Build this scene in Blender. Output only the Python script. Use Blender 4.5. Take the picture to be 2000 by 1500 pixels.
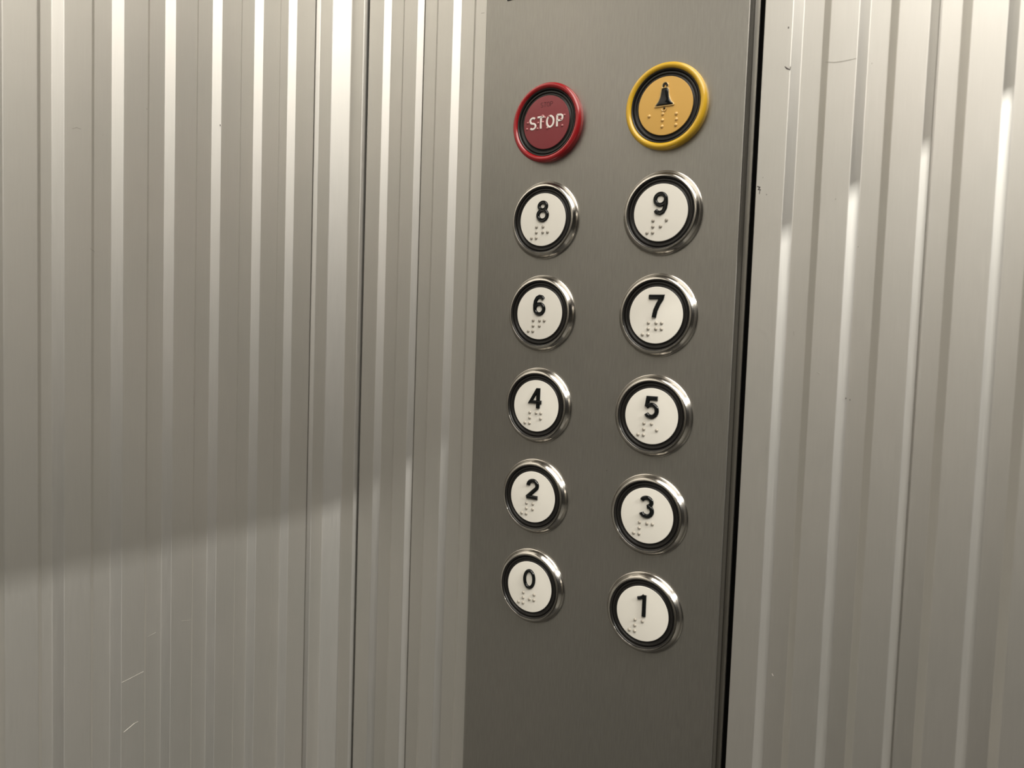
import bpy, bmesh, math, random
from mathutils import Vector, Matrix

for o in list(bpy.data.objects):
    bpy.data.objects.remove(o, do_unlink=True)
SC = bpy.context.scene
COL = SC.collection
random.seed(7)

# ------------------------------------------------------------------ units
# All lift measurements are in "u" (0.86 mm); origin = inner corner of the car,
# x runs along the control-panel wall, -y along the left wall, z up.
U = 0.00086
Z0 = 1.42                       # height of z=0 above the car floor, metres
def W(x, y, z): return Vector((x*U, y*U, z*U + Z0))

# ------------------------------------------------------------------ camera
cam_d = bpy.data.cameras.new('camera')
cam = bpy.data.objects.new('camera', cam_d)
COL.objects.link(cam)
SC.camera = cam
right = Vector((0.8387852, 0.5433635, 0.0345761))
down = Vector((0.0618959, -0.0320695, -0.9975674))
fwd = Vector((-0.5409328, 0.8388848, -0.0605314))
m = Matrix((right, -down, -fwd)).transposed().to_4x4()
m.translation = W(414.27, -406.24, -24.98)
cam.matrix_world = m
cam_d.sensor_width = 36.0
cam_d.lens = 1522.97/2000*36
cam_d.clip_start = 0.01
cam_d.dof.use_dof = True
cam_d.dof.focus_distance = 0.40
cam_d.dof.aperture_fstop = 10.0

# ------------------------------------------------------------------ world, exposure
w = bpy.data.worlds.new('world'); SC.world = w; w.use_nodes = True
w.node_tree.nodes['Background'].inputs[0].default_value = (0.9, 0.93, 1, 1)
w.node_tree.nodes['Background'].inputs[1].default_value = 0.02
SC.view_settings.view_transform = 'Standard'
SC.view_settings.look = 'None'
SC.view_settings.gamma = 1
SC.view_settings.use_curve_mapping = False
SC.view_settings.exposure = -0.15

# car: x 0..WX, y -WY..0
WX, WY, FLOOR, CEIL, LINTEL = 1200.0, 1300.0, -Z0/U, 690.0, 583.0
WARM = (1.0, 0.945, 0.86)

def area(name, loc, rot, sx, sy, power, color, parent=None):
    l = bpy.data.lights.new(name, 'AREA'); l.shape = 'RECTANGLE'
    l.size = sx*U; l.size_y = sy*U; l.energy = power; l.color = color
    o = bpy.data.objects.new(name, l); COL.objects.link(o)
    o.location = loc; o.rotation_euler = rot
    if parent:
        o.parent = parent
    return o
CAR_LAMP = dict(x=650.0, y=-570.0, sx=880.0, sy=940.0, power=13.3)
HALL_LAMP = dict(x=WX+2500.0, y=-760.0, z=LINTEL+1490.0, power=130.0)

# ------------------------------------------------------------------ materials
def new_mat(name):
    mt = bpy.data.materials.new(name); mt.use_nodes = True
    return mt, mt.node_tree, mt.node_tree.nodes['Principled BSDF']
def simple(name, col, rough=0.5, metal=0.0, coat=0.0, spec=0.5, noise=0.0):
    mt, nt, b = new_mat(name)
    b.inputs['Roughness'].default_value = rough
    b.inputs['Metallic'].default_value = metal
    b.inputs['Coat Weight'].default_value = coat
    b.inputs['Specular IOR Level'].default_value = spec
    N, L = nt.nodes, nt.links
    tc = N.new('ShaderNodeTexCoord'); nz = N.new('ShaderNodeTexNoise')
    nz.inputs['Scale'].default_value = 220; nz.inputs['Detail'].default_value = 3
    L.new(tc.outputs['Object'], nz.inputs['Vector'])
    mx = N.new('ShaderNodeMix'); mx.data_type = 'RGBA'
    k = 1-noise
    mx.inputs[6].default_value = (*[c*k for c in col], 1); mx.inputs[7].default_value = (*col, 1)
    L.new(nz.outputs['Fac'], mx.inputs[0]); L.new(mx.outputs[2], b.inputs['Base Color'])
    return mt
def brushed(name, col, rough, metal, aniso, streak, bump, sc=(2600, 2600, 55), spec=0.5, seed=0.0, arot=0.0):
    """metal with a vertical grain"""
    mt, nt, b = new_mat(name)
    N, L = nt.nodes, nt.links
    b.inputs['Metallic'].default_value = metal
    b.inputs['Anisotropic'].default_value = aniso
    b.inputs['Specular IOR Level'].default_value = spec
    geo = N.new('ShaderNodeNewGeometry')
    cr = N.new('ShaderNodeVectorMath'); cr.operation = 'CROSS_PRODUCT'
    L.new(geo.outputs['True Normal'], cr.inputs[0]); cr.inputs[1].default_value = (0, 0, 1)
    nrm = N.new('ShaderNodeVectorMath'); nrm.operation = 'NORMALIZE'
    L.new(cr.outputs[0], nrm.inputs[0]); L.new(nrm.outputs[0], b.inputs['Tangent'])
    b.inputs['Anisotropic Rotation'].default_value = arot
    mp = N.new('ShaderNodeMapping'); mp.inputs['Scale'].default_value = sc
    mp.inputs['Location'].default_value = (seed, seed, 0)
    L.new(geo.outputs['Position'], mp.inputs['Vector'])
    nz = N.new('ShaderNodeTexNoise'); nz.inputs['Scale'].default_value = 1; nz.inputs['Detail'].default_value = 4
    nz.inputs['Roughness'].default_value = 0.6
    L.new(mp.outputs[0], nz.inputs['Vector'])
    # big soft patches of wear
    nz2 = N.new('ShaderNodeTexNoise'); nz2.inputs['Scale'].default_value = 14; nz2.inputs['Detail'].default_value = 3
    L.new(geo.outputs['Position'], nz2.inputs['Vector'])
    mx = N.new('ShaderNodeMix'); mx.data_type = 'RGBA'
    mx.inputs[6].default_value = (*[c*(1-streak) for c in col], 1)
    mx.inputs[7].default_value = (*[min(1, c*(1+streak)) for c in col], 1)
    L.new(nz.outputs['Fac'], mx.inputs[0])
    mx2 = N.new('ShaderNodeMix'); mx2.data_type = 'RGBA'; mx2.blend_type = 'MULTIPLY'
    mx2.inputs[0].default_value = 1
    rp = N.new('ShaderNodeValToRGB')
    rp.color_ramp.elements[0].position = 0.3; rp.color_ramp.elements[0].color = (0.95, 0.955, 0.95, 1)
    rp.color_ramp.elements[1].position = 0.7; rp.color_ramp.elements[1].color = (1, 0.99, 0.985, 1)
    L.new(nz2.outputs['Fac'], rp.inputs[0])
    L.new(mx.outputs[2], mx2.inputs[6]); L.new(rp.outputs[0], mx2.inputs[7])
    L.new(mx2.outputs[2], b.inputs['Base Color'])
    mr = N.new('ShaderNodeMapRange')
    mr.inputs['To Min'].default_value = rough-0.05; mr.inputs['To Max'].default_value = rough+0.05
    L.new(nz.outputs['Fac'], mr.inputs['Value']); L.new(mr.outputs[0], b.inputs['Roughness'])
    if bump:
        bp = N.new('ShaderNodeBump'); bp.inputs['Strength'].default_value = bump
        bp.inputs['Distance'].default_value = 0.00008
        L.new(nz.outputs['Fac'], bp.inputs['Height']); L.new(bp.outputs[0], b.inputs['Normal'])
    return mt
M = {}
M['alu'] = brushed('anodised_aluminium', (0.665, 0.652, 0.620), 0.445, 0.92, 0.18, 0.05, 0.05, arot=0.25)
M['steel'] = brushed('brushed_steel', (0.365, 0.355, 0.33), 0.40, 1.0, 0.35, 0.17, 0.3, sc=(1500, 1500, 110), arot=0.25)
M['steel_edge'] = brushed('folded_steel_edge', (0.47, 0.455, 0.42), 0.33, 1.0, 0.3, 0.10, 0.1)
M['chrome'] = simple('chrome', (0.52, 0.495, 0.455), 0.17, 1.0)
M['gap'] = simple('dark_gap', (0.02, 0.018, 0.015), 0.8)
M['rubber'] = simple('black_plastic', (0.012, 0.011, 0.010), 0.32, spec=0.45)
M['white'] = simple('cream_white_plastic', (0.83, 0.805, 0.735), 0.38, noise=0.02)
M['yellow_face'] = simple('amber_plastic', (0.66, 0.39, 0.095), 0.38, noise=0.03)
M['yellow_rim'] = simple('yellow_enamel', (0.66, 0.40, 0.025), 0.25, coat=0.4)
M['red_face'] = simple('dark_red_plastic', (0.22, 0.035, 0.042), 0.33, noise=0.06)
M['red_rim'] = simple('red_enamel', (0.32, 0.010, 0.014), 0.22, coat=0.4)
M['ink'] = simple('glossy_black_print', (0.004, 0.005, 0.005), 0.12, spec=0.35)
M['text_white'] = simple('white_print', (0.80, 0.74, 0.70), 0.4)
M['maroon'] = simple('faded_maroon_print', (0.12, 0.02, 0.025), 0.5)
M['dot'] = simple('clear_dot_on_white', (0.36, 0.33, 0.28), 0.12, coat=0.6)
M['dot_y'] = simple('clear_dot_on_amber', (0.74, 0.47, 0.16), 0.12, coat=0.6)
M['dot_r'] = simple('clear_dot_on_red', (0.45, 0.16, 0.16), 0.12, coat=0.6)
M['gold_line'] = simple('clear_raised_outline', (0.70, 0.52, 0.24), 0.12, metal=0.4, coat=0.8)
M['floor'] = simple('dark_rubber_floor', (0.035, 0.034, 0.032), 0.6, noise=0.3)
M['ceiling'] = simple('white_ceiling_paint', (0.62, 0.60, 0.56), 0.6)
M['plaster'] = simple('corridor_plaster', (0.2, 0.19, 0.175), 0.8)
M['side_shade'] = simple('painted_side_shade', (0.05, 0.046, 0.038), 0.5)  # recess shade beside the panel plate, put into the colour
M['tile'] = simple('pale_corridor_tile', (0.34, 0.33, 0.30), 0.45, noise=0.05)
M['glass'] = simple('dark_display_glass', (0.01, 0.01, 0.01), 0.08)
M['speck'] = simple('dark_dirt', (0.03, 0.02, 0.018), 0.7)
M['scratch'] = simple('light_scratch', (0.62, 0.60, 0.56), 0.5, metal=0.85)
M['scuff'] = simple('grey_scuff', (0.30, 0.28, 0.25), 0.6)

# ------------------------------------------------------------------ helpers
def obj(name, bm, mat, parent=None, smooth=None, flat_above=None):
    me = bpy.data.meshes.new(name)
    bmesh.ops.recalc_face_normals(bm, faces=bm.faces)
    if smooth is not None:
        for f in bm.faces: f.smooth = True
        if flat_above:
            for f in bm.faces: f.smooth = sorted(e.calc_length() for e in f.edges)[0] < flat_above*U
        for e in bm.edges:
            if len(e.link_faces) == 2 and e.calc_face_angle(0) > math.radians(smooth): e.smooth = False
    bm.to_mesh(me); bm.free()
    me.materials.append(M[mat] if isinstance(mat, str) else mat)
    o = bpy.data.objects.new(name, me); COL.objects.link(o)
    if parent: o.parent = parent
    return o
def struct(o):
    o['kind'] = 'structure'; return o
def empty(name, loc, label, cat, group=None):
    o = bpy.data.objects.new(name, None); COL.objects.link(o)
    o.location = loc; o.empty_display_size = 0.02
    o['label'] = label; o['category'] = cat
    if group: o['group'] = group
    return o
def box(bm, a, b, raw=False):
    f = (lambda *p: Vector(p)) if raw else W
    vs = [bm.verts.new(f(x, y, z)) for x in (a[0], b[0]) for y in (a[1], b[1]) for z in (a[2], b[2])]
    for q in ((0,1,3,2),(4,6,7,5),(0,4,5,1),(2,3,7,6),(0,2,6,4),(1,5,7,3)):
        bm.faces.new([vs[i] for i in q])
def rounded(pts, r=0.3, n=3, closed=False):
    """round the corners of a 2-D polyline"""
    out = []
    N = len(pts)
    for i, p in enumerate(pts):
        rr = r
        if len(p) == 3: rr = p[2]
        p = Vector(p[:2])
        if not closed and i in (0, N-1): out.append(p); continue
        a = Vector(pts[i-1][:2]); b = Vector(pts[(i+1) % N][:2])
        da, db = (a-p), (b-p)
        k = min(rr, da.length*0.45, db.length*0.45)
        if k < 0.02: out.append(p); continue
        A = p+da.normalized()*k; B = p+db.normalized()*k
        for j in range(n+1):
            t = j/n
            out.append((1-t)**2*A + 2*t*(1-t)*p + t*t*B)
    return out
def extrude_profile(name, pts, z0, z1, mat, back=None, parent=None, r=0.3):
    """vertical extrusion of a wall profile; back = list of closing points for thickness"""
    front = rounded(pts, r)
    loop = front + [Vector(q) for q in (back or [])]
    bm = bmesh.new()
    lo = [bm.verts.new(W(p.x, p.y, z0)) for p in loop]
    hi = [bm.verts.new(W(p.x, p.y, z1)) for p in loop]
    n = len(loop)
    for i in range(n if back else n-1):
        j = (i+1) % n
        bm.faces.new((lo[i], lo[j], hi[j], hi[i]))
    if back:
        bm.faces.new(lo); bm.faces.new(hi)
    return obj(name, bm, mat, parent, smooth=60, flat_above=0.5)

# ------------------------------------------------------------------ ribbed walls
D = 3.6                          # rib depth
BK = 24.0                        # thickness behind the low level
P_ = 30.0
# left wall: runs from the far (front-of-car) end at y=-WY to the corner column
hi_end = {0: 31.0, 1: 60.3, 2: 90.0, 3: 120.4, 4: 150.8, 5: 181.6, 6: 208.4}   # plateau end (towards the corner)
hi_start = {0: 46.7, 1: 73.5, 2: 103.7, 3: 134.2, 4: 164.5, 5: 195.6, 6: 224.0}  # plateau start
lo_end = {0: 49.3, 1: 76.2, 2: 106.4, 3: 137.1, 4: 168.0, 5: 198.9, 6: 224.8}    # low end before the slope
def lv(v): return v-1.8*(406-v)/414      # plateau lines were measured for a deeper rib
hi_end = {k: lv(v) for k, v in hi_end.items()}; hi_start = {k: lv(v) for k, v in hi_start.items()}
for k in range(7, 41):
    hi_end[k] = 207.5+5.0+(k-6)*P_; hi_start[k] = hi_end[k]+13.6; lo_end[k] = hi_end[k]+17.8
pts = [(0, -(WY-2))]
for k in sorted(hi_end, reverse=True):
    if lo_end[k] > WY-14: continue
    pts += [(0, -lo_end[k]), (D, -hi_start[k]), (D, -hi_end[k]), (0, -hi_end[k]+(3.1 if k else 0.4))]
pts += [(0, -28.4)]
struct(extrude_profile('wall_left', pts, FLOOR, CEIL, 'alu', back=[(-BK, -28.4), (-BK, -WY-BK)], r=0.25))

# corner column: flat, 45 degree facet, flat, with a lip towards the side wall
col = [(-BK+1, -28.4), (3.2, -28.3), (5.6, -26.6), (5.6, -16.1, 0.6), (13.7, -5.6, 0.6), (25.2, -5.6), (26.1, -3.0), (26.1, BK-1)]
struct(extrude_profile('trim_1', col, FLOOR, CEIL, 'alu', back=[(-BK+1, BK-1)], r=0.4))

# side wall (holds the control panel): left piece and right piece
def side_profile(k0, k1, x_first, x_last):
    pts = [(x_first, BK-4), (x_first, -D)]
    for k in range(k0, k1):
        s = {0: 43.2, 1: 72.8, 2: 102.0, 9: 312.0, 10: 342.4, 11: 372.2, 12: 402.0}.get(k, 42.3+P_*k)
        joint = k in (1, 11, 21, 31)
        e = {1: 74.0, 11: 375.4}.get(k, s+3.6)
        s = s-1.8*(414-s)/406
        if k > 12: e = s+4.2
        elif k > 8 and not joint: e = s+4.3
        elif k in (0, 2): e = s+3.9
        nx = {0: 55.0, 1: 84.6, 2: 114.6, 9: 325.4, 10: 355.2}.get(k, 42.3+P_*(k+1)-17.8)
        if k == 0: nx = 56.0
        pts += [(s, -D), (e, 0)]
        if joint: pts += [(e+0.05, 1.6, 0), (e+0.75, 1.6, 0), (e+0.8, 0, .1)]
        if nx+4 > x_last-4: break
        pts += [(nx, 0), (nx+3.9, -D)]
    pts += [(x_last, pts[-1][1]), (x_last, BK-4)]
    return pts
struct(extrude_profile('wall_right', side_profile(0, 3, 28.5, 150), FLOOR, CEIL, 'alu', back=None, r=0.25))
struct(extrude_profile('wall_right', side_profile(9, 60, 297.8, WX-1), FLOOR, CEIL, 'alu', back=None, r=0.25))
# dark backing seen through the narrow joints
bm = bmesh.new(); box(bm, (-BK, BK, FLOOR), (WX, BK+10, CEIL))
struct(obj('wall_right_backing', bm, 'gap'))

# ------------------------------------------------------------------ rest of the car (behind the photographer)
bm = bmesh.new(); box(bm, (-BK, -WY-BK, FLOOR), (WX+30, -WY, CEIL)); struct(obj('wall_back', bm, 'steel'))
bm = bmesh.new(); box(bm, (-BK, -WY-BK, FLOOR-30), (WX+30, BK+10, FLOOR)); struct(obj('floor', bm, 'floor'))
bm = bmesh.new(); box(bm, (-BK, -WY-BK, CEIL), (WX+30, BK+10, CEIL+30)); struct(obj('ceiling', bm, 'ceiling'))
# front wall with the open doorway
bm = bmesh.new()
box(bm, (WX, -WY, LINTEL), (WX+30, BK+10, CEIL))
box(bm, (WX, -WY, FLOOR), (WX+30, -WY+130, LINTEL))
box(bm, (WX, -20, FLOOR), (WX+30, BK+10, LINTEL))
struct(obj('wall_front', bm, 'steel'))
# corridor outside
HX = WX+3600
bm = bmesh.new(); box(bm, (WX+30, -3200, FLOOR-30), (HX, 2200, FLOOR)); struct(obj('floor_corridor', bm, 'tile'))
bm = bmesh.new(); box(bm, (WX+30, -3200, 2420), (HX, 2200, 2450)); struct(obj('ceiling_corridor', bm, 'plaster'))
bm = bmesh.new(); box(bm, (HX, -3200, FLOOR), (HX+60, 2200, 2450)); struct(obj('wall_corridor', bm, 'plaster'))

# ceiling lamp in the car
L = CAR_LAMP
lamp = empty('ceiling_lamp', W(L['x'], L['y'], CEIL), 'square recessed ceiling lamp of the lift car', 'lamp')
inv = Matrix.Translation(-lamp.location)
def place(bm): bmesh.ops.transform(bm, matrix=inv, verts=bm.verts)
bm = bmesh.new()
hx, hy = L['sx']/2, L['sy']/2
for a, b in (((-hx-22, -hy-22), (-hx, hy+22)), ((hx, -hy-22), (hx+22, hy+22)), ((-hx, -hy-22), (hx, -hy)), ((-hx, hy), (hx, hy+22))):
    box(bm, (L['x']+a[0], L['y']+a[1], CEIL-14), (L['x']+b[0], L['y']+b[1], CEIL-0.5))
place(bm); obj('lamp_frame', bm, 'steel', lamp)
a1 = area('lamp_light', (0, 0, -8*U), (0, 0, 0), L['sx']-4, L['sy']-4, L['power'], WARM, lamp)
# fluorescent tube in the corridor
L = HALL_LAMP
lamp2 = empty('corridor_lamp', W(L['x'], L['y'], L['z']), 'long narrow tube lamp under the corridor ceiling', 'lamp')
bm = bmesh.new(); box(bm, (-30*U, -700*U, 6*U), (30*U, 700*U, 58*U), raw=True); obj('lamp_housing', bm, 'ceiling', lamp2)
dirv = Vector((-1, 0, -0.6)).normalized()
a2 = area('tube_light', (-4*U, 0, 0), (0, 0, 0), 700, 34, L['power'], (1.0, 0.97, 0.9), lamp2)
a2.rotation_euler = dirv.to_track_quat('-Z', 'Y').to_euler()

# ------------------------------------------------------------------ control panel
PT = 7.0                        # how far the plate stands off the wall
PX0, PX1 = 128.0, 291.2
PC = 212.0
panel = empty('control_panel', W(PC, 0, -560), 'tall brushed steel lift control panel with twelve round push buttons', 'control panel')
inv = Matrix.Translation(-panel.location)
plate = [(PX0+0.6, -0.5), (PX0, -2.0), (PX0, -PT, 3.2), (PX1, -PT, 0.5), (PX1, -0.5, .1)]
bm = bmesh.new()
fr = rounded(plate, 0.3, 6)
lo = [bm.verts.new(W(p.x, p.y, -560)) for p in fr]; hi = [bm.verts.new(W(p.x, p.y, 470)) for p in fr]
n = len(fr)
for i in range(n):
    j = (i+1) % n; bm.faces.new((lo[i], lo[j], hi[j], hi[i]))
bm.faces.new(lo); bm.faces.new(hi)
place(bm); obj('face_plate', bm, 'steel', panel, smooth=60, flat_above=2)
# back flange seen as a thin strip beside the plate
bm = bmesh.new(); box(bm, (PX1+0.9, -1.6, -560), (294.6, 0.4, 470)); box(bm, (PX0+6, -0.45, -560), (PX1-5.9, 0.4, 470))
bmesh.ops.bevel(bm, geom=bm.edges, offset=0.25*U, segments=2, affect='EDGES')
box(bm, (PX1-6, -0.4, -560), (294.4, 0.3, 470))
place(bm); obj('back_flange', bm, 'steel_edge', panel)
bm = bmesh.new(); box(bm, (PX1+0.02, -PT+0.9, -560), (PX1+0.75, -0.5, 470))  # added dark strip over the plate's right side, standing in for recess shade
place(bm); obj('edge_shade_strip', bm, 'side_shade', panel)
# dark display above the buttons: only its lower left corner reaches the photograph
DX, DZ = 0, 0

def lathe(prof, n=96):
    bm = bmesh.new(); rings = []
    for r, h in prof:
        if r < 1e-4: rings.append([bm.verts.new((0, -h*U, 0))]); continue
        rings.append([bm.verts.new((r*U*math.cos(2*math.pi*i/n), -h*U, r*U*math.sin(2*math.pi*i/n))) for i in range(n)])
    for a, b in zip(rings, rings[1:]):
        for i in range(n):
            j = (i+1) % n
            if len(b) == 1: bm.faces.new((a[i], a[j], b[0]))
            elif len(a) == 1: bm.faces.new((a[0], b[j], b[i]))
            else: bm.faces.new((a[i], a[j], b[j], b[i]))
    return bm
def sm(prof, r=0.4, n=4):
    return [(p.x, p.y) for p in rounded(prof, r, n)]
def ribbon(bm, line, w, h, base, closed=False, prof=((-1, 0), (-1, .35), (-.78, .8), (-.5, 1), (-.2, .9), (.2, .9), (.5, 1), (.78, .8), (1, .35), (1, 0))):
    """raised stroke along a 2-D line (x,z), mitred"""
    P = [Vector(p) for p in line]; N = len(P); rows = []
    for i in range(N):
        if closed: a, b = P[i-1], P[(i+1) % N]
        else: a, b = P[max(i-1, 0)], P[min(i+1, N-1)]
        d1 = (P[i]-a); d2 = (b-P[i])
        d1 = d1.normalized() if d1.length > 1e-6 else d2.normalized()
        d2 = d2.normalized() if d2.length > 1e-6 else d1
        t = (d1+d2).normalized(); nn = Vector((-t.y, t.x))
        k = min(1/max(nn.dot(Vector((-d1.y, d1.x))), 0.3), 1.9)
        rows.append([bm.verts.new(((P[i].x+nn.x*k*w/2*s)*U, -(base+h*q)*U, (P[i].y+nn.y*k*w/2*s)*U)) for s, q in prof])
    R = range(N) if closed else range(N-1)
    for i in R:
        A, B = rows[i], rows[(i+1) % N]
        for k in range(len(prof)-1): bm.faces.new((A[k], A[k+1], B[k+1], B[k]))
    if not closed:
        bm.faces.new(rows[0]); bm.faces.new(rows[-1])
def arc(cx, cz, rx, rz, a0, a1, n=20):
    return [(cx+rx*math.cos(math.radians(a0+(a1-a0)*i/n)), cz+rz*math.sin(math.radians(a0+(a1-a0)*i/n))) for i in range(n+1)]
GL = {
 '0': [('c', arc(0, 0, 3.1, 5.1, 0, 345, 30), 1.75)],
 '1': [('o', [(1.0, -6.1), (1.0, 6.0)], 2.0), ('o', [(-2.6, 3.6), (-1.2, 4.0), (0.0, 4.7), (0.9, 5.7)], 1.7)],
 '2': [('o', arc(0, 2.1, 3.0, 2.9, 178, -28, 18)+[(-2.9, -4.6), (-2.6, -5.0)], 2.1), ('o', [(-3.6, -5.0), (3.5, -5.0)], 2.1)],
 '3': [('o', arc(-0.3, 2.65, 2.8, 2.45, 155, -75, 18), 2.1), ('o', arc(-0.1, -2.2, 3.1, 2.85, 80, -160, 20), 2.1)],
 '4': [('o', [(1.5, -6.1), (1.5, 5.9)], 2.2), ('o', [(1.1, 5.3), (-3.5, -2.5), (3.8, -2.5)], 1.9)],
 '5': [('o', [(3.4, 5.0), (-1.9, 5.0), (-2.6, 0.4)], 2.1), ('o', [(-2.6, 0.2), (-1.6, 1.1)]+arc(0, -1.8, 3.1, 3.3, 105, -150, 20), 2.1)],
 '6': [('c', arc(0.1, -2.2, 2.9, 2.95, 0, 345, 24), 1.9), ('o', [(-2.8, -2.2), (-2.9, 0.2), (-2.5, 2.5), (-1.5, 4.3), (0.0, 5.1), (1.6, 4.7), (2.6, 3.6)], 2.0)],
 '7': [('o', [(-3.9, 5.0), (3.1, 5.0), (2.9, 4.0), (1.2, 1.2), (-0.2, -2.2), (-0.9, -6.0)], 2.2)],
 '8': [('c', arc(0, 3.0, 2.4, 2.2, 0, 345, 24), 1.8), ('c', arc(0, -2.3, 3.0, 2.9, 0, 345, 24), 1.9)],
}
GL['9'] = [(k, [(-x, -z) for x, z in l], w_) for k, l, w_ in GL['6']]
LET = {
 'S': [arc(0, 1.55, 1.75, 1.6, 40, 270, 16)+arc(0, -1.65, 1.85, 1.6, 90, -140, 16)],
 'T': [[(-2.2, 3.2), (2.2, 3.2)], [(0, 3.2), (0, -3.4)]],
 'O': [arc(0, 0, 2.2, 3.1, 0, 360, 24)],
 'P': [[(-1.6, -3.4), (-1.6, 3.2)], [(-1.6, 3.1), (0.4, 3.1)]+arc(0.4, 1.5, 1.5, 1.6, 90, -90, 10)+[(-1.6, -0.1)]],
}
BR = {'1': (1,), '2': (1, 2), '3': (1, 4), '4': (1, 4, 5), '5': (1, 5), '6': (1, 2, 4), '7': (1, 2, 4, 5), '8': (1, 2, 5), '9': (2, 4), '0': (2, 4, 5)}
def dome(bm, x, z, r, h, base, n=16):
    rings = []
    for k in range(5):
        a = k/4*math.pi/2; rr = r*math.cos(a); hh = h*math.sin(a)
        if k == 4: top = bm.verts.new((x*U, -(base+h)*U, z*U))
        else: rings.append([bm.verts.new(((x+rr*math.cos(2*math.pi*i/n))*U, -(base+hh)*U, (z+rr*math.sin(2*math.pi*i/n))*U)) for i in range(n)])
    for A, B in zip(rings, rings[1:]):
        for i in range(n): bm.faces.new((A[i], A[(i+1) % n], B[(i+1) % n], B[i]))
    for i in range(n): bm.faces.new((rings[-1][i], rings[-1][(i+1) % n], top))
RB = 21.9
FH = 3.3                        # height of the coloured face
bezel_prof = sm([(22.7, 0), (22.7, 0.8), (22.3, 1.0), (21.6, 2.3), (20.4, 3.8, .5), (19.35, 4.1, .12), (19.2, 3.0, .1), (19.1, 0.3)], 0.4)
gasket_prof = sm([(19.3, 0.3), (19.28, 3.85, .1), (18.6, 3.6, .3), (18.2, 2.4), (17.9, 3.0), (17.0, 3.0), (16.7, 2.3), (15.9, 2.4), (15.6, 2.9), (15.2, 2.9), (15.2, 0.3)], 0.25)
face_prof = sm([(15.3, 0.3), (15.3, FH-0.05), (14.9, FH)], 0.15)+[(0, FH)]
rim_prof = [(22.7, 0)] + [(21.0+1.85*math.cos(a), 2.4+2.3*math.sin(a)) for a in [math.radians(-25+i*14) for i in range(17)]] + [(19.1, 0.3)]
mesh_cache = {}
def button(px, pz, kind, mat_bezel, mat_face, label, text):
    base = W(px, -PT, pz)-panel.location
    b = obj('push_button', lathe(rim_prof if kind != 'digit' else bezel_prof), mat_bezel, panel, smooth=50)
    b.location = base; b['label'] = label
    g = obj('gasket', lathe(gasket_prof), 'rubber', b, smooth=50)
    f = obj('button_face', lathe(face_prof), mat_face, b, smooth=50)
    return b
rows = [(5-i)*54.7627-175.0271+(1.2861 if i == 0 else 0) for i in range(6)]
XL, XR = 176.28, 249.5
place_txt = {'8': 'top of the white left column, under the red one', '9': 'top of the white right column, under the yellow one'}
grid = [[None, '8', '6', '4', '2', '0'], [None, '9', '7', '5', '3', '1']]
for s in (0, 1):
    for i in range(1, 6):
        d = grid[s][i]
        b = button(XR if s else XL, rows[i], 'digit', 'chrome', 'white', 'round chrome ringed white push button marked %s' % d, d)
        bm = bmesh.new()
        for k, line, wd in GL[d]:
            ribbon(bm, [(x*1.04, z*1.0+4.8) for x, z in line], wd*1.17, 1.1, FH-0.05, closed=(k == 'c'))
        obj('numeral', bm, 'ink', b, smooth=40)
        bm = bmesh.new()
        DS = 3.2
        dots = [(-3.7, 0), (-3.7, 1), (-3.7, 2), (-6.9, 2)]
        for q in BR[d]: dots.append(((0.7 if q < 4 else 3.9), (q-1) % 3))
        for x, r_ in dots: dome(bm, x-0.2, -4.2-DS*r_, 0.98, 0.85, FH-0.02)
        obj('braille_dots', bm, 'dot', b, smooth=50)

# red STOP button
b = button(XL, rows[0], 'mush', 'red_rim', 'red_face', 'round red rimmed push button marked STOP', 'STOP')
bm = bmesh.new()
for ch, cx in zip('STOP', (-9.0, -3.5, 2.8, 9.0)):
    for line in LET[ch]:
        ribbon(bm, [(cx+x*1.02, z*1.0+0.1) for x, z in line], 1.15, 0.4, FH-0.05, prof=((-1, 0), (-1, .7), (-.7, 1), (.7, 1), (1, .7), (1, 0)))
obj('stop_lettering', bm, 'text_white', b)
bm = bmesh.new()
for ch, cx in zip('STOP', (-2.7, -0.95, 0.85, 2.6)):
    for line in LET[ch]:
        ribbon(bm, [(cx*1.2+x*.4, z*.4+10.2) for x, z in line], 0.42, 0.08, FH-0.02, prof=((-1, 0), (-1, 1), (1, 1), (1, 0)))
obj('small_faded_lettering', bm, 'maroon', b)
bm = bmesh.new()
for x, z in ((-12.5, 0.9), (-12.9, -2.6), (-5.4, 0.15), (-5.7, -3.1), (-2.5, 3.9), (-1.0, 2.7), (-2.2, 0.3), (2.0, 3.1), (1.0, -3.5), (12.1, 2.7), (10.9, -3.1), (10.0, 0.5)):
    dome(bm, x, z, 0.75, 0.65, FH-0.02)
obj('braille_dots', bm, 'dot_r', b, smooth=50)

# yellow alarm button
b = button(XR, rows[0], 'mush', 'yellow_rim', 'yellow_face', 'round yellow rimmed alarm push button with a black bell', 'bell')
half = [(0, 9.3), (1.2, 9.2), (1.8, 8.6), (2.0, 7.0), (2.3, 4.6), (3.2, 2.2), (4.5, 0.7), (4.6, 0.1), (0, 0.1)]
outl = [(x, z) for x, z in half[1:-1]] + [(-x, z) for x, z in reversed(half[1:-1])]
ox = -0.3
bm = bmesh.new()
vs0 = [bm.verts.new(((x*0.98+ox)*U, -FH*U, (z*0.93+0.35)*U)) for x, z in outl]
vs1 = [bm.verts.new(((x*0.98+ox)*U, -(FH+0.5)*U, (z*0.93+0.35)*U)) for x, z in outl]
vs2 = [bm.verts.new(((x*0.78+ox)*U, -(FH+0.75)*U, (z*0.86+0.7)*U)) for x, z in outl]
for A, B in ((vs0, vs1), (vs1, vs2)):
    for i in range(len(A)): bm.faces.new((A[i], A[(i+1) % len(A)], B[(i+1) % len(A)], B[i]))
bm.faces.new(vs2)
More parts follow.
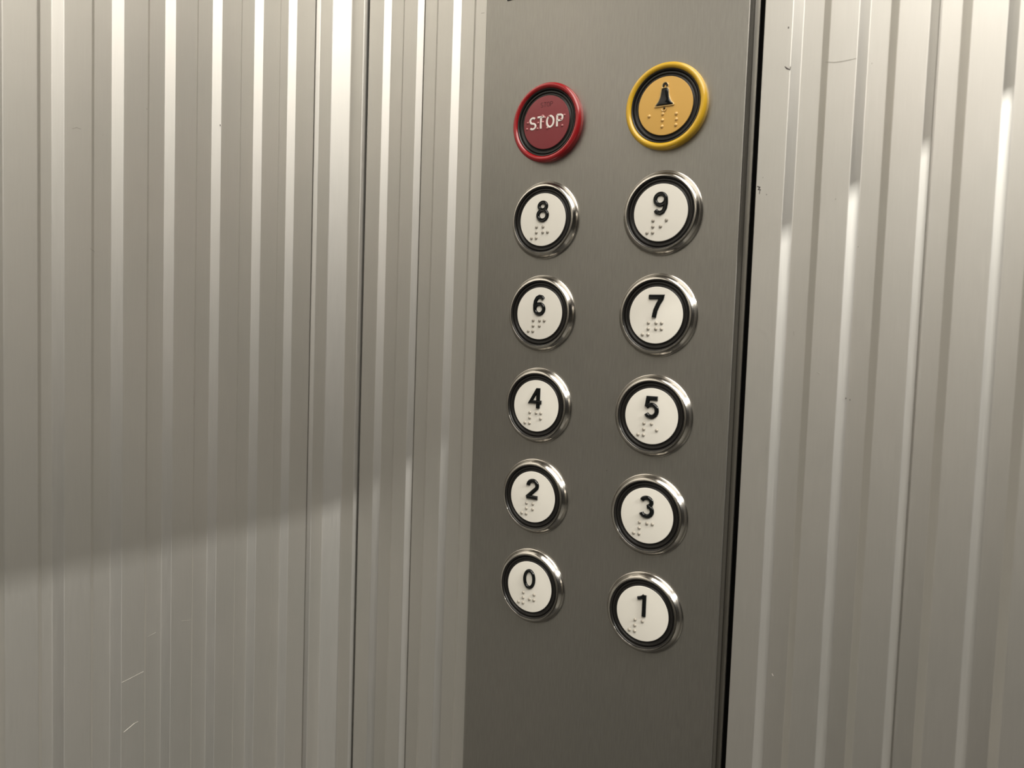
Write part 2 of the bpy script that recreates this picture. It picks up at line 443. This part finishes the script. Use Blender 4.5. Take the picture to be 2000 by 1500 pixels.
ribbon(bm, arc(ox, 10.4, 1.0, 1.0, -30, 210, 14), 0.8, 0.6, FH-0.05)
dome(bm, ox-0.1, -1.3, 0.6, 0.6, FH-0.02)
obj('bell_symbol', bm, 'ink', b, smooth=30)
bm = bmesh.new()
ribbon(bm, [(x*1.16+ox*1.0, z*1.04-0.2) for x, z in rounded(outl, 0.8, 3, True)], 0.6, 0.7, FH-0.05, closed=True)
ribbon(bm, arc(ox, 10.5, 1.75, 1.75, -35, 215, 16), 0.55, 0.6, FH-0.05)
ribbon(bm, arc(ox-0.1, -1.3, 1.3, 1.5, 180, 360, 12), 0.5, 0.6, FH-0.05)
obj('bell_outline', bm, 'gold_line', b, smooth=40)
bm = bmesh.new()
for x, z in ((-8.8, -4.5), (-1.1, -4.2), (-1.1, -7.4), (-1.2, -10.7), (6.5, -4.9), (6.7, -7.8), (6.5, -10.7)):
    dome(bm, x, z, 0.95, 0.75, FH-0.02)
obj('braille_dots', bm, 'dot_y', b, smooth=50)

# ------------------------------------------------------------------ helpers for marks found at a pixel of the photograph
C0 = Vector((414.27, -406.24, -24.98))
def hit(px, py, axis, level):
    d = right*((px-1000)/1522.97)+down*((py-750)/1522.97)+fwd
    t = (level-C0[axis])/d[axis]
    return C0+d*t
# display window
q = hit(991, 2.5, 1, -PT)
bm = bmesh.new(); box(bm, (q.x, -PT-0.5, q.z), (2*PC-q.x, -PT+0.5, q.z+95))
bmesh.ops.bevel(bm, geom=bm.edges, offset=0.2*U, segments=2, affect='EDGES')
place(bm); obj('display_window', bm, 'glass', panel)

# ------------------------------------------------------------------ specks and scratches on the metal
def blob(pts, r, wall, axis, level, mat, name, out):
    """flat mark running through photo points, lying on a wall plane"""
    bm = bmesh.new()
    P3 = [hit(px, py, axis, level) for px, py in pts]
    two = [Vector((p.x if axis == 1 else p.y, p.z)) for p in P3]
    if len(two) == 1: two = [two[0]+Vector((0, -r*.5)), two[0]+Vector((0, r*.5))]
    for i, p in enumerate(two):
        a = two[max(i-1, 0)]; c = two[min(i+1, len(two)-1)]
        t = (c-a).normalized(); nn = Vector((-t.y, t.x))
        k = r*(0.55 if i in (0, len(two)-1) else 1)
        row = []
        for sgn, hgt in ((-1, 0), (-.5, 1), (.5, 1), (1, 0)):
            qv = p+nn*k*sgn*.5; lv = level+out*hgt*0.12
            row.append(bm.verts.new(W(qv.x, lv, qv.y) if axis == 1 else W(lv, qv.x, qv.y)))
        if i:
            for j in range(3): bm.faces.new((prev[j], prev[j+1], row[j+1], row[j]))
        else: bm.faces.new(row)
        prev = row
    bm.faces.new(prev)
    return obj(name, bm, mat, wall)
WR = bpy.data.objects['wall_right.001']; WRL = bpy.data.objects['wall_right']; WL = bpy.data.objects['wall_left']
for pts_, r_ in (([(1540, 54)], .9), ([(1533, 130), (1537, 134), (1543, 136), (1544, 130)], .7), ([(1479, 364), (1484, 366), (1481, 370), (1486, 371)], .9),
                 ([(1484, 372), (1483, 379)], .6), ([(1497, 380)], .55), ([(1490, 347)], .4)):
    blob(pts_, r_, WR, 1, -D, 'speck', 'dirt_speck', -1)
for pts_, r_, lv, mt_ in (([(1612, 121), (1630, 122), (1650, 119), (1673, 114)], .32, -D, 'scuff'), ([(1703, 124)], .5, 0, 'scuff'), ([(1632, 389)], .5, -D, 'scuff'),
                 ([(1676, 482)], .4, 0, 'speck'), ([(1652, 778)], .7, -1.5, 'speck'), ([(1660, 781)], .6, 0, 'speck'), ([(1815, 1124)], .7, 0, 'speck'),
                 ([(1597, 727), (1601, 730)], .4, -D, 'scuff'), ([(1551, 655), (1550, 647)], .3, 0, 'scuff')):
    blob(pts_, r_, WR, 1, lv, mt_, 'wall_mark', -1)
blob([(1508, 1316), (1510, 1320)], .5, WR, 1, 0, 'text_white', 'paint_fleck', -1)
blob([(430, 244.5)], .9, WL, 0, D, 'speck', 'dirt_speck', 1)
blob([(287, 213)], .6, WL, 0, D, 'scuff', 'wall_mark', 1)
blob([(201, 1434-1170)], .3, WL, 0, D, 'scuff', 'wall_mark', 1)
for pts_ in ([(238, 1333), (256, 1324), (281, 1311)], [(288, 1244), (304, 1235)], [(355, 1213), (372, 1211)], [(242, 1430), (262, 1413), (270, 1409)]):
    blob(pts_, .11, WL, 0, D, 'scratch', 'fine_scratch', 1)
for pts_ in ([(141, 252), (149, 249), (158, 252)], [(176, 485), (185, 492)]):
    blob(pts_, .22, WL, 0, D, 'scuff', 'fine_scratch', 1)
blob([(1185, 919)], .5, panel, 1, -PT, 'speck', 'dirt_speck', -1).matrix_parent_inverse = Matrix.Translation(-panel.location)
blob([(940, 26), (946, 25)], .3, WRL, 1, -D, 'scuff', 'wall_mark', -1)
